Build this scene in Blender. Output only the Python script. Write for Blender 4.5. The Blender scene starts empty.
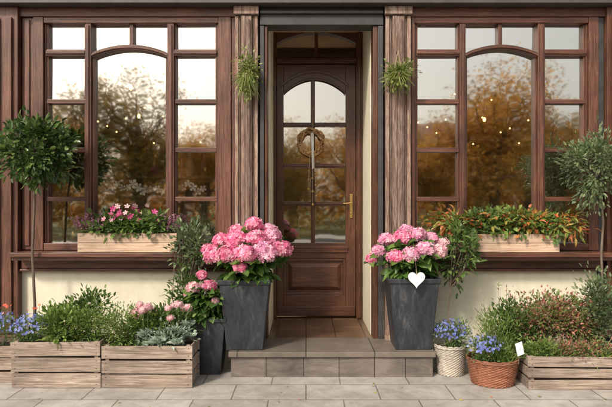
import bpy, math, random
import numpy as np
from mathutils import Vector, Matrix
random.seed(7); rng=np.random.default_rng(7)
scene=bpy.context.scene
# ---------------------------------------------------------------- materials
def newmat(name):
    m=bpy.data.materials.new(name); m.use_nodes=True
    nt=m.node_tree; nt.nodes.clear()
    out=nt.nodes.new('ShaderNodeOutputMaterial')
    p=nt.nodes.new('ShaderNodeBsdfPrincipled')
    nt.links.new(p.outputs[0],out.inputs[0])
    return m,nt,p,out
def ramp(nt,fac,stops):
    r=nt.nodes.new('ShaderNodeValToRGB')
    e=r.color_ramp.elements
    while len(e)<len(stops): e.new(0.5)
    for i,(pos,c) in enumerate(stops):
        e[i].position=pos; e[i].color=(c[0],c[1],c[2],1)
    nt.links.new(fac,r.inputs[0]); return r.outputs[0]
def objnoise(nt,scale=(1,1,1),s=5,detail=6,dist=0,rough=.55,coord='Object'):
    tc=nt.nodes.new('ShaderNodeTexCoord'); mp=nt.nodes.new('ShaderNodeMapping')
    mp.inputs['Scale'].default_value=scale
    nt.links.new(tc.outputs[coord],mp.inputs[0])
    n=nt.nodes.new('ShaderNodeTexNoise'); n.inputs['Scale'].default_value=s
    n.inputs['Detail'].default_value=detail; n.inputs['Distortion'].default_value=dist
    n.inputs['Roughness'].default_value=rough
    nt.links.new(mp.outputs[0],n.inputs['Vector']); return n.outputs['Fac']
def mixc(nt,fac,a,b,mode='MIX'):
    m=nt.nodes.new('ShaderNodeMix'); m.data_type='RGBA'; m.blend_type=mode
    if isinstance(fac,float): m.inputs[0].default_value=fac
    else: nt.links.new(fac,m.inputs[0])
    for i,v in ((6,a),(7,b)):
        if isinstance(v,tuple): m.inputs[i].default_value=(v[0],v[1],v[2],1)
        else: nt.links.new(v,m.inputs[i])
    return m.outputs[2]
def bump(nt,p,h,strength=.3,dist=.01):
    b=nt.nodes.new('ShaderNodeBump'); b.inputs['Strength'].default_value=strength
    b.inputs['Distance'].default_value=dist
    nt.links.new(h,b.inputs['Height']); nt.links.new(b.outputs[0],p.inputs['Normal'])
def island(nt):
    g=nt.nodes.new('ShaderNodeNewGeometry'); return g.outputs['Random Per Island']
def valmul(nt,col,fac,lo,hi):
    mr=nt.nodes.new('ShaderNodeMapRange'); mr.inputs[3].default_value=lo; mr.inputs[4].default_value=hi
    nt.links.new(fac,mr.inputs[0])
    h=nt.nodes.new('ShaderNodeHueSaturation'); nt.links.new(mr.outputs[0],h.inputs['Value'])
    nt.links.new(col,h.inputs['Color']); return h.outputs[0]
def wood(name,dark,mid,light,axis='z',rough=.4,bs=.35,wear=None,fine=20,wt=(.5,.68),isl=.2,crack=True):
    m,nt,p,o=newmat(name)
    sc={'z':(fine,fine,.9),'x':(.9,fine,fine),'y':(fine,.9,fine)}[axis]
    f=objnoise(nt,sc,3.2,9,1.0,.66)
    c=ramp(nt,f,[(.30,dark),(.5,mid),(.70,light)])
    g=objnoise(nt,(1,1,1),2.1,5)
    mr=nt.nodes.new('ShaderNodeMapRange'); mr.inputs[1].default_value=.3; mr.inputs[2].default_value=.7; nt.links.new(g,mr.inputs[0])
    c=valmul(nt,c,mr.outputs[0],.62,1.3)
    if wear:
        f2=objnoise(nt,(8,8,1.0) if axis=='z' else (1.0,8,8),4,9,.5,.78)
        f3=ramp(nt,f2,[(wt[0],(0,0,0)),(wt[1],(1,1,1))])
        c=mixc(nt,f3,c,wear)
    if crack:   # fine dark checks along the grain
        k=objnoise(nt,(70,70,1.4) if axis=='z' else (1.4,70,70),2.0,3,.3,.5)
        c=mixc(nt,1.0,c,ramp(nt,k,[(.30,(.35,.33,.32)),(.40,(1,1,1))]),'MULTIPLY')
    c=valmul(nt,c,island(nt),1-isl,1+isl)
    nt.links.new(c,p.inputs['Base Color'])
    rr=nt.nodes.new('ShaderNodeMapRange'); rr.inputs[3].default_value=rough*.75; rr.inputs[4].default_value=rough*1.4
    nt.links.new(g,rr.inputs[0]); nt.links.new(rr.outputs[0],p.inputs['Roughness'])
    bump(nt,p,f,bs,.004)
    return m
def leafmat(name,cols,rough=.45,trans=.3,clump=3.0):
    m,nt,p,o=newmat(name)
    n=len(cols); stops=[((i+.0)/max(1,n-1)*.9+.05,c) for i,c in enumerate(cols)]
    c=ramp(nt,island(nt),stops)
    f=objnoise(nt,(1,1,1),clump,2)
    mr=nt.nodes.new('ShaderNodeMapRange'); mr.inputs[1].default_value=.3; mr.inputs[2].default_value=.7
    nt.links.new(f,mr.inputs[0])
    c=valmul(nt,c,mr.outputs[0],.7,1.3)
    nt.links.new(c,p.inputs['Base Color']); p.inputs['Roughness'].default_value=rough
    t=nt.nodes.new('ShaderNodeBsdfTranslucent'); nt.links.new(c,t.inputs[0])
    mx=nt.nodes.new('ShaderNodeMixShader'); mx.inputs[0].default_value=trans
    nt.links.new(p.outputs[0],mx.inputs[1]); nt.links.new(t.outputs[0],mx.inputs[2])
    nt.links.new(mx.outputs[0],o.inputs[0]); return m
def plain(name,c,rough=.6,var=.15,s=20,metal=0,b=.1):
    m,nt,p,o=newmat(name)
    f=objnoise(nt,(1,1,1),s,6)
    c1=ramp(nt,f,[(.3,tuple(x*(1-var) for x in c)),(.7,tuple(min(1,x*(1+var)) for x in c))])
    nt.links.new(c1,p.inputs['Base Color']); p.inputs['Roughness'].default_value=rough
    p.inputs['Metallic'].default_value=metal
    if b: bump(nt,p,f,b,.004)
    return m
M={}
M['wv']=wood('varnished_wood_v',(.038,.014,.009),(.105,.040,.025),(.20,.090,.058),'z',.38,.45,(.30,.18,.13),20,(.60,.78))
M['wh']=wood('varnished_wood_h',(.038,.014,.009),(.105,.040,.025),(.20,.090,.058),'x',.38,.45,(.30,.18,.13),20,(.60,.78))
M['dv']=wood('door_wood_v',(.038,.014,.008),(.080,.030,.017),(.14,.058,.030),'z',.27,.25,isl=.12)
M['dh']=wood('door_wood_h',(.038,.014,.008),(.080,.030,.017),(.14,.058,.030),'x',.27,.25,isl=.12)
M['pil']=wood('weathered_pilaster_wood',(.060,.030,.023),(.15,.080,.058),(.27,.17,.13),'z',.65,.9,(.35,.27,.22),26,(.44,.66),.3)
M['slate']=plain('dark_surround_paint',(.042,.040,.042),.42,.3,9)
M['fascia']=plain('fascia_dark_brown_grey',(.060,.052,.050),.5,.25,5)
M['crate']=wood('crate_wood',(.12,.085,.065),(.31,.235,.19),(.50,.41,.345),'x',.85,.9,(.17,.13,.105),16,(.50,.72),.22)
M['cratev']=wood('crate_wood_v',(.12,.085,.065),(.31,.235,.19),(.50,.41,.345),'z',.85,.9)
M['box']=wood('window_box_wood',(.33,.22,.15),(.50,.35,.25),(.62,.47,.36),'x',.65,.5,None)
M['soil']=plain('soil',(.03,.02,.013),.95,.4,60,b=.8)
M['bark']=wood('bark',(.05,.035,.025),(.12,.09,.065),(.22,.17,.13),'z',.85,.8)
M['gstem']=plain('green_stem',(.09,.14,.04),.6,.2)
def wallmat():
    m,nt,p,o=newmat('cream_render')
    f=objnoise(nt,(1,1,1),2.2,8,.4,.65); g=objnoise(nt,(1,1,1),90,4)
    c=ramp(nt,f,[(.3,(.62,.57,.44)),(.6,(.73,.69,.56))])
    tc=nt.nodes.new('ShaderNodeTexCoord'); sx=nt.nodes.new('ShaderNodeSeparateXYZ'); nt.links.new(tc.outputs['Object'],sx.inputs[0])
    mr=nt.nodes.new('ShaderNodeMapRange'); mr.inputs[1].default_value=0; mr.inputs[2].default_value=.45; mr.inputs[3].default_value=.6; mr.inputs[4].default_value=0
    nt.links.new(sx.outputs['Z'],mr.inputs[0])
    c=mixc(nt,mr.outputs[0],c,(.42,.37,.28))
    st=objnoise(nt,(4,4,1.2),2.0,6,.4,.6); sr=ramp(nt,st,[(.35,(.93,.92,.90)),(.6,(1,1,1))])
    c=mixc(nt,1.0,c,sr,'MULTIPLY')
    nt.links.new(c,p.inputs['Base Color']); p.inputs['Roughness'].default_value=.85
    bump(nt,p,g,.35,.003); return m
M['wall']=wallmat()
def slabs(name,w,h,c1,c2,mort,ms=.006,rough=.75,offset=.5,ns=7,stain=.68):
    m,nt,p,o=newmat(name)
    tc=nt.nodes.new('ShaderNodeTexCoord')
    b=nt.nodes.new('ShaderNodeTexBrick'); nt.links.new(tc.outputs['Object'],b.inputs[0])
    b.offset=offset
    b.inputs['Color1'].default_value=(*c1,1); b.inputs['Color2'].default_value=(*c2,1); b.inputs['Mortar'].default_value=(*mort,1)
    b.inputs['Scale'].default_value=1; b.inputs['Mortar Size'].default_value=ms; b.inputs['Mortar Smooth'].default_value=.3
    b.inputs['Brick Width'].default_value=w; b.inputs['Row Height'].default_value=h
    f=objnoise(nt,(1,1,1),ns,8,.5,.7)
    c=mixc(nt,1.0,b.outputs[0],ramp(nt,f,[(.3,(stain,stain*.97,stain*.93)),(.6,(1,1,1))]),'MULTIPLY')
    f=objnoise(nt,(1,1,1),1.3,5,.5,.6)
    c=mixc(nt,1.0,c,ramp(nt,f,[(.35,(.78,.76,.73)),(.6,(1,1,1))]),'MULTIPLY')
    g=objnoise(nt,(1,1,1),160,3)
    c=mixc(nt,1.0,c,ramp(nt,g,[(.35,(.76,.76,.76)),(.55,(1,1,1))]),'MULTIPLY')
    nt.links.new(c,p.inputs['Base Color']); p.inputs['Roughness'].default_value=rough
    inv=nt.nodes.new('ShaderNodeMath'); inv.operation='SUBTRACT'; inv.inputs[0].default_value=1; nt.links.new(b.outputs['Fac'],inv.inputs[1])
    bump(nt,p,inv.outputs[0],.6,.004); return m
M['pave']=slabs('paving_slabs',.60,.40,(.50,.475,.445),(.41,.385,.36),(.19,.17,.15))
M['step']=slabs('step_stone',.62,.62,(.20,.165,.14),(.16,.135,.118),(.06,.05,.04),.006,.45,0,5)
M['tile']=slabs('porch_tiles',.30,.30,(.20,.115,.07),(.12,.07,.042),(.05,.035,.025),.006,.35,0,6)
M['riser']=wood('step_riser_stone',(.075,.062,.055),(.135,.112,.098),(.20,.165,.145),'x',.6,.4,None,3,crack=False)
M['asph']=plain('asphalt',(.05,.05,.052),.85,.25,30)
M['grass']=plain('lawn',(.07,.10,.03),.9,.4,3)
M['kerb']=plain('kerb_stone',(.33,.32,.30),.8,.2,8)
M['white']=plain('white_paint',(.78,.78,.76),.6,.05)
def potmat():
    m,nt,p,o=newmat('dark_zinc_pot')
    f=objnoise(nt,(3,3,1),4,8,.6,.75)
    c=ramp(nt,f,[(.35,(.022,.026,.034)),(.55,(.045,.050,.060)),(.75,(.15,.155,.165))])
    nt.links.new(c,p.inputs['Base Color'])
    rr=nt.nodes.new('ShaderNodeMapRange'); rr.inputs[3].default_value=.22; rr.inputs[4].default_value=.6
    nt.links.new(f,rr.inputs[0]); nt.links.new(rr.outputs[0],p.inputs['Roughness'])
    p.inputs['Metallic'].default_value=.35
    bump(nt,p,f,.3,.005); return m
M['potm']=potmat()
def glassmat(name,refl,tint=(.92,.91,.88)):
    m,nt,p,o=newmat(name); nt.nodes.remove(p)
    t=nt.nodes.new('ShaderNodeBsdfTransparent'); t.inputs[0].default_value=(*tint,1)
    g=nt.nodes.new('ShaderNodeBsdfGlossy'); g.inputs['Roughness'].default_value=.03; g.inputs[0].default_value=(.98,.96,.92,1)
    f=objnoise(nt,(1,1,.6),2.3,2)
    b=nt.nodes.new('ShaderNodeBump'); b.inputs['Strength'].default_value=.14; b.inputs['Distance'].default_value=.01
    nt.links.new(f,b.inputs['Height']); nt.links.new(b.outputs[0],g.inputs['Normal'])
    mx=nt.nodes.new('ShaderNodeMixShader'); mx.inputs[0].default_value=refl
    nt.links.new(t.outputs[0],mx.inputs[1]); nt.links.new(g.outputs[0],mx.inputs[2]); nt.links.new(mx.outputs[0],o.inputs[0]); return m
M['glass']=glassmat('window_glass',.62)
M['dglass']=glassmat('door_glass',.52)
M['room']=plain('interior_wall',(.50,.33,.19),.8,.2,2)
def emis(name,c,s):
    m,nt,p,o=newmat(name); p.inputs['Base Color'].default_value=(*c,1)
    p.inputs['Emission Color'].default_value=(*c,1); p.inputs['Emission Strength'].default_value=s; return m
M['bulb']=emis('lit_bulb',(1,.60,.24),9)
M['brass']=plain('brass',(.60,.42,.16),.3,.1,30,1)
M['iron']=plain('black_iron',(.02,.02,.02),.5,.2)
M['wick']=wood('red_wicker',(.13,.045,.025),(.29,.11,.06),(.44,.20,.12),'x',.6,.3)
M['wwick']=wood('whitewashed_wicker',(.24,.20,.16),(.46,.41,.35),(.66,.60,.52),'x',.7,.3)
M['twig']=leafmat('wreath_twig',[(.24,.12,.05),(.42,.25,.11),(.58,.38,.19)],.7,.0)
M['twine']=plain('twine',(.50,.40,.27),.9,.2)
M['ficus']=leafmat('ficus_leaf',[(.025,.055,.014),(.05,.10,.024),(.085,.15,.036),(.15,.21,.06)],.3,.22)
M['olive']=leafmat('olive_leaf',[(.075,.12,.05),(.14,.19,.085),(.21,.26,.13)],.45,.28)
M['hyleaf']=leafmat('hydrangea_leaf',[(.045,.11,.02),(.085,.17,.035),(.15,.25,.055)],.42,.28)
M['lime']=leafmat('lime_leaf',[(.10,.17,.03),(.18,.27,.055),(.27,.36,.10)],.5,.38)
M['mid']=leafmat('mid_green_leaf',[(.055,.11,.025),(.10,.17,.04),(.17,.25,.07)],.5,.32)
M['silver']=leafmat('silver_leaf',[(.20,.28,.21),(.30,.38,.30),(.44,.50,.41)],.55,.2)
M['autumn']=leafmat('autumn_leaf',[(.12,.20,.04),(.20,.27,.06),(.42,.34,.08),(.55,.24,.07),(.50,.12,.05),(.16,.23,.05),(.26,.32,.08)],.45,.4)
M['redleaf']=leafmat('red_green_leaf',[(.12,.18,.045),(.19,.25,.07),(.33,.14,.09),(.42,.14,.11),(.48,.26,.22),(.14,.21,.05),(.24,.28,.09)],.5,.3,7)
M['tilland']=leafmat('air_plant',[(.12,.17,.035),(.21,.26,.065),(.31,.33,.12)],.5,.3)
M['pink']=leafmat('hydrangea_pink',[(.72,.12,.29),(.82,.22,.40),(.86,.35,.50),(.88,.48,.58)],.55,.3,9)
M['lilac']=leafmat('hydrangea_light_pink',[(.70,.22,.42),(.80,.34,.53),(.85,.47,.61),(.87,.60,.68)],.55,.3,9)
M['pale']=leafmat('pale_pink_petal',[(.74,.34,.42),(.82,.50,.55),(.84,.62,.62)],.55,.3,9)
M['heather']=leafmat('heather_flower',[(.34,.10,.20),(.46,.18,.30),(.55,.30,.38)],.6,.2,9)
M['mag']=leafmat('magenta_petal',[(.66,.06,.26),(.80,.16,.38)],.5,.3)
M['blue']=leafmat('lobelia_blue',[(.12,.14,.52),(.20,.26,.68),(.38,.44,.80)],.55,.25)
M['wpet']=leafmat('white_petal',[(.78,.77,.72),(.85,.84,.8)],.5,.3)
M['red']=leafmat('red_petal',[(.60,.07,.04),(.68,.16,.06)],.5,.2)
M['tleaf1']=leafmat('park_leaf_gold',[(.34,.16,.035),(.60,.29,.06),(.76,.44,.10),(.34,.26,.06)],.6,.55,.5)
M['tleaf2']=leafmat('park_leaf_green',[(.17,.16,.04),(.36,.25,.05),(.58,.32,.07),(.19,.18,.04)],.6,.5,.5)
M['brick']=plain('far_house_plaster',(.60,.48,.36),.85,.1,1)
M['roof']=plain('roof_tile',(.28,.12,.08),.8,.2,4)
M['dkglass']=plain('far_window',(.05,.06,.07),.15,.1)
# ---------------------------------------------------------------- mesh builder
class MB:
    def __init__(s): s.v=[]; s.f=[]; s.m=[]; s.n=0; s.mats=[]
    def mi(s,key):
        if key not in s.mats: s.mats.append(key)
        return s.mats.index(key)
    def add(s,vs,fs,key):
        i=s.mi(key)
        s.v.append(np.asarray(vs,float).reshape(-1,3))
        for f in fs: s.f.append(tuple(int(a)+s.n for a in f)); s.m.append(i)
        s.n+=len(s.v[-1])
    def box(s,x0,x1,y0,y1,z0,z1,key):
        if x0>x1:x0,x1=x1,x0
        vs=[(x,y,z) for x in(x0,x1) for y in(y0,y1) for z in(z0,z1)]
        s.add(vs,[(0,1,3,2),(4,6,7,5),(0,4,5,1),(2,3,7,6),(0,2,6,4),(1,5,7,3)],key)
    def prism(s,poly,y0,y1,key):
        n=len(poly); vs=[(x,y0,z) for x,z in poly]+[(x,y1,z) for x,z in poly]
        fs=[tuple(range(n)),tuple(range(2*n-1,n-1,-1))]+[(i,i+n,(i+1)%n+n,(i+1)%n) for i in range(n)]
        s.add(vs,fs,key)
    def strip(s,rows,y0,y1,key):
        vs=[]
        for x,zt,zb in rows: vs+=[(x,y0,zt),(x,y1,zt),(x,y0,zb),(x,y1,zb)]
        n=len(rows)-1; fs=[]
        for i in range(n):
            a=4*i;b=a+4
            fs+=[(a,b,b+1,a+1),(a+2,a+3,b+3,b+2),(a,a+2,b+2,b),(a+1,b+1,b+3,a+3)]
        fs+=[(0,1,3,2),(4*n,4*n+2,4*n+3,4*n+1)]
        s.add(vs,fs,key)
    def arcbar(s,x0,x1,ze,zm,t,y0,y1,key,n=24):
        R=[]
        for i in range(n+1):
            u=i/n; z=ze+(zm-ze)*(max(0,math.sin(math.pi*u))**.8); R.append((x0+(x1-x0)*u,z+t/2,z-t/2))
        s.strip(R,y0,y1,key)
    def archfill(s,x0,x1,zt,ze,zm,y0,y1,key,n=24):
        R=[]
        for i in range(n+1):
            u=i/n; R.append((x0+(x1-x0)*u,zt,ze+(zm-ze)*(max(0,math.sin(math.pi*u))**.8)))
        s.strip(R,y0,y1,key)
    def tube(s,pts,rad,key,k=8,cap=True):
        pts=[Vector(p) for p in pts]; n=len(pts)
        if not hasattr(rad,'__len__'): rad=[rad]*n
        vs=[]
        for i,p in enumerate(pts):
            d=(pts[min(i+1,n-1)]-pts[max(i-1,0)])
            if d.length<1e-9: d=Vector((0,0,1))
            d.normalize()
            a=d.cross(Vector((0,1,0)) if abs(d.y)<.8 else Vector((1,0,0))).normalized(); b=d.cross(a)
            for j in range(k):
                t=2*math.pi*j/k; q=p+(a*math.cos(t)+b*math.sin(t))*rad[i]; vs.append(tuple(q))
        fs=[(i*k+j,i*k+(j+1)%k,(i+1)*k+(j+1)%k,(i+1)*k+j) for i in range(n-1) for j in range(k)]
        if cap: fs+=[tuple(range(k-1,-1,-1)),tuple((n-1)*k+j for j in range(k))]
        s.add(vs,fs,key)
    def lathe(s,c,prof,key,k=32,cap=True,mod=None):
        vs=[]
        for i,(r,z) in enumerate(prof):
            for j in range(k):
                t=2*math.pi*j/k; rr=r+(mod(i,t) if mod else 0)
                vs.append((c[0]+rr*math.cos(t),c[1]+rr*math.sin(t),c[2]+z))
        n=len(prof)
        fs=[(i*k+j,i*k+(j+1)%k,(i+1)*k+(j+1)%k,(i+1)*k+j) for i in range(n-1) for j in range(k)]
        if cap: fs+=[tuple(range(k-1,-1,-1))]
        s.add(vs,fs,key)
    def ball(s,c,r,key,k=12):
        rr=r if hasattr(r,'__len__') else (r,r,r)
        vs=[(c[0],c[1],c[2]-rr[2])]; R=8
        for i in range(1,R):
            a=-math.pi/2+math.pi*i/R
            for j in range(k):
                t=2*math.pi*j/k; vs.append((c[0]+rr[0]*math.cos(a)*math.cos(t),c[1]+rr[1]*math.cos(a)*math.sin(t),c[2]+rr[2]*math.sin(a)))
        vs.append((c[0],c[1],c[2]+rr[2]))
        fs=[(0,1+(j+1)%k,1+j) for j in range(k)]
        for i in range(R-2):
            fs+=[(1+i*k+j,1+i*k+(j+1)%k,1+(i+1)*k+(j+1)%k,1+(i+1)*k+j) for j in range(k)]
        L=len(vs)-1; b=1+(R-2)*k
        fs+=[(b+j,b+(j+1)%k,L) for j in range(k)]
        s.add(vs,fs,key)
    def taper(s,c,wb,wt,h,key,th=.02):
        x,y,z=c
        def ring(w,zz): return [(x-w,y-w,zz),(x+w,y-w,zz),(x+w,y+w,zz),(x-w,y+w,zz)]
        b=wb/2;t=wt/2
        lv=[ring(b,z),ring(b+(t-b)*.93,z+h*.93),ring(t+.008,z+h*.93+.004),ring(t+.012,z+h),ring(t-th,z+h),ring(t-th-.01,z+h-.06)]
        vs=[p for l in lv for p in l]; fs=[(3,2,1,0)]
        for i in range(5): fs+=[(4*i+j,4*i+(j+1)%4,4*i+4+(j+1)%4,4*i+4+j) for j in range(4)]
        s.add(vs,fs,key); s.add(lv[5],[(0,1,2,3)],'soil')
def nrm(a): return a/np.maximum(np.linalg.norm(a,axis=1,keepdims=True),1e-9)
def leaves(mb,P,D,L,W,key,fold=.5,droop=.4):
    P=np.asarray(P,float); n=len(P)
    if n==0:return
    D=nrm(np.asarray(D,float)); L=np.broadcast_to(L,(n,))[:,None]*rng.uniform(.6,1.25,(n,1)); W=np.broadcast_to(W,(n,))[:,None]*rng.uniform(.75,1.2,(n,1))
    U0=np.array([0,0,1.])+rng.normal(0,.45,(n,3))
    S=nrm(np.cross(D,U0)); U=np.cross(S,D)
    pts=[P, P+D*L*.3+S*W*.5+U*fold*W*.3, P+D*L*.72+S*W*.38+U*(fold*W*.3-droop*L*.12), P+D*L-U*droop*L*.3,
         P+D*L*.72-S*W*.38+U*(fold*W*.3-droop*L*.12), P+D*L*.3-S*W*.5+U*fold*W*.3, P+D*L*.5-U*droop*L*.05]
    V=np.stack(pts,1).reshape(-1,3); fs=[]
    for i in range(n):
        a=7*i; fs+=[(a,a+1,a+2,a+6),(a+6,a+2,a+3),(a,a+6,a+4,a+5),(a+6,a+3,a+4)]
    mb.add(V,fs,key)
def florets(mb,P,N,size,key,petals=4,cup=.25):
    P=np.asarray(P,float); n=len(P); N=nrm(np.asarray(N,float)); size=np.broadcast_to(size,(n,))[:,None]*rng.uniform(.8,1.2,(n,1))
    A=nrm(np.cross(N,rng.normal(0,1,(n,3)))); B=np.cross(N,A)
    pts=[P]; w=math.pi/petals*.95
    for k in range(petals):
        t=2*math.pi*k/petals
        for dt,r,c in((-w*.75,.75,cup*.6),(0,1,cup),(w*.75,.75,cup*.6)):
            pts.append(P+(A*math.cos(t+dt)+B*math.sin(t+dt))*size*r+N*size*c)
    m=len(pts); V=np.stack(pts,1).reshape(-1,3); fs=[]
    for i in range(n):
        a=m*i
        for k in range(petals): fs.append((a,a+1+3*k,a+2+3*k,a+3+3*k))
    mb.add(V,fs,key)
def blades(mb,P,D,L,W,key,droop=.5,seg=4):
    P=np.asarray(P,float); n=len(P); D=nrm(np.asarray(D,float)); L=np.broadcast_to(L,(n,))[:,None]*rng.uniform(.6,1.3,(n,1))
    S=nrm(np.cross(D,rng.normal(0,1,(n,3)))); G=np.array([0,0,-1.])
    dr=droop*rng.uniform(.5,1.5,(n,1)); pts=[]
    for j in range(seg+1):
        t=j/seg; c=P+D*L*t+G*L*dr*t*t; w=W*(1-t)**.7*.5+.0004
        pts+=[c-S*w,c+S*w]
    V=np.stack(pts,1).reshape(-1,3); m=2*(seg+1); fs=[]
    for i in range(n):
        a=m*i
        for j in range(seg): fs.append((a+2*j,a+2*j+1,a+2*j+3,a+2*j+2))
    mb.add(V,fs,key)
def inball(n,p=.5):
    v=nrm(rng.normal(0,1,(n,3))); return v*(rng.uniform(0,1,(n,1))**p)
def bush(mb,c,r,n,L,W,key,clumps=14,up=.5,spread=.26,base=None,stem='gstem',sr=.003,shell=.35,droop=.4):
    c=np.array(c);r=np.array(r)
    cc=inball(clumps,shell)*.85
    idx=rng.integers(0,clumps,n); off=rng.normal(0,spread,(n,3))
    q=cc[idx]+off; P=c+q*r
    D=nrm(off)*.8+nrm(q)*.6+np.array([0,0,up])+rng.normal(0,.35,(n,3))
    leaves(mb,P,D,L,W,key,droop=droop)
    if base is not None:
        base=np.array(base)
        for k in range(clumps):
            e=c+cc[k]*r; mid=(base+e)/2+rng.normal(0,.02,3)
            mb.tube([base+rng.normal(0,.02,3)*[1,1,0],mid,e],[sr*1.4,sr*1.1,sr*.6],stem,5)
    return c+cc*r
def finish(mb,name,parent=None,bevel=0,smooth=False,origin=None):
    me=bpy.data.meshes.new(name); V=np.concatenate(mb.v)
    if origin is not None: V=V-np.array(origin)
    me.from_pydata(V.tolist(),[],mb.f)
    for k in mb.mats: me.materials.append(M[k])
    me.polygons.foreach_set('material_index',mb.m)
    if smooth: me.polygons.foreach_set('use_smooth',[True]*len(me.polygons))
    me.update()
    ob=bpy.data.objects.new(name,me); scene.collection.objects.link(ob)
    if origin is not None: ob.location=origin
    if bevel:
        b=ob.modifiers.new('bevel','BEVEL'); b.width=bevel; b.segments=2; b.limit_method='ANGLE'; b.angle_limit=math.radians(40)
    if parent is not None:
        ob.parent=parent
        if origin is None: ob.matrix_parent_inverse=Matrix.Translation(-Vector(parent.location))
        else: ob.location=Vector(origin)-Vector(parent.location)
    return ob
def empty(name,loc=(0,0,0)):
    e=bpy.data.objects.new(name,None); e.empty_display_size=.1; scene.collection.objects.link(e); e.location=loc; return e
# ================================================================= BUILDING
B=empty('shop_building')
w=MB()
for x0,x1 in((-5.5,-.46),(.77,5.5)):
    w.box(x0,x1,0,.30,-.1,1.0,'wall')
w.box(-5.5,-3.35,.02,.3,1.0,3.5,'wall'); w.box(3.5,5.5,.02,.3,1.0,3.5,'wall')
w.box(-5.5,5.5,.0,.3,3.62,7.2,'wall')
w.box(.66,.76,.16,1.08,.2,3.65,'wall'); w.box(-.48,-.38,.16,1.08,.2,3.65,'wall'); w.box(-.48,.76,.16,1.08,3.65,3.75,'wall')
finish(w,'walls',B,.004)
w=MB()
for x in(-3.6,-1.2,1.4,3.8):
    w.box(x-.5,x+.5,-.03,.02,4.7,6.3,'wv'); w.box(x-.44,x-.03,-.045,-.028,4.76,6.24,'dkglass'); w.box(x+.03,x+.44,-.045,-.028,4.76,6.24,'dkglass')
    w.box(x-.6,x+.6,-.12,.0,4.6,4.7,'kerb')
finish(w,'upper_windows',B,.004)
w=MB(); w.add([(-5.8,-.5,7.2),(5.8,-.5,7.2),(5.8,4,9.4),(-5.8,4,9.4),(-5.8,-.5,7.35),(5.8,-.5,7.35),(5.8,4,9.55),(-5.8,4,9.55)],[(0,1,2,3),(4,7,6,5),(0,4,5,1),(1,5,6,2),(3,2,6,7),(0,3,7,4)],'roof'); finish(w,'roof',B)
w=MB()
w.box(-5.6,5.6,4.0,4.1,-.1,3.8,'room'); w.box(-5.5,5.5,.31,4.05,-.1,.05,'room'); w.box(-5.5,5.5,.31,4.05,3.56,3.7,'room')
w.box(-5.6,-5.4,.31,4.05,-.1,3.8,'room'); w.box(5.4,5.6,.31,4.05,-.1,3.8,'room')
w.box(-.62,-.485,.31,1.25,.05,3.6,'room'); w.box(.765,.9,.31,1.25,.05,3.6,'room')
for sx in(-3.2,1.0):
    for z in(.9,1.4,1.9,2.4): w.box(sx,sx+2.3,1.9,2.25,z,z+.035,'box')
    for xx in(sx-.04,sx+2.3): w.box(xx,xx+.04,1.9,2.25,.05,2.7,'box')
    for i in range(54):
        x=sx+.05+random.random()*2.1; z=random.choice((.935,1.435,1.935,2.435)); h=random.uniform(.10,.32); r=random.uniform(.03,.07)
        w.lathe((x,2.05,z),[(r*.7,0),(r,h*.35),(r*.9,h*.6),(r*.4,h*.8),(r*.45,h)],random.choice(['silver','pink','crate','white','brass','white','box']),14)
finish(w,'interior',B)
w=MB()
w.box(-5.5,5.5,-.16,.0,3.555,3.98,'fascia'); w.box(-5.5,5.5,-.20,.0,3.98,4.06,'fascia'); w.box(-5.5,5.5,-.185,-.0,3.515,3.552,'fascia')
w.box(-5.5,-.47,-.05,.2,3.425,3.513,'wh'); w.box(.78,5.5,-.05,.2,3.425,3.513,'wh')
w.box(-.455,.765,-.05,.15,3.42,3.513,'slate'); w.box(-.455,.765,-.07,.15,3.335,3.417,'slate')
w.box(-.455,.765,-.085,-.05,3.445,3.475,'slate')
finish(w,'fascia_and_lintels',B,.005)
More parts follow.
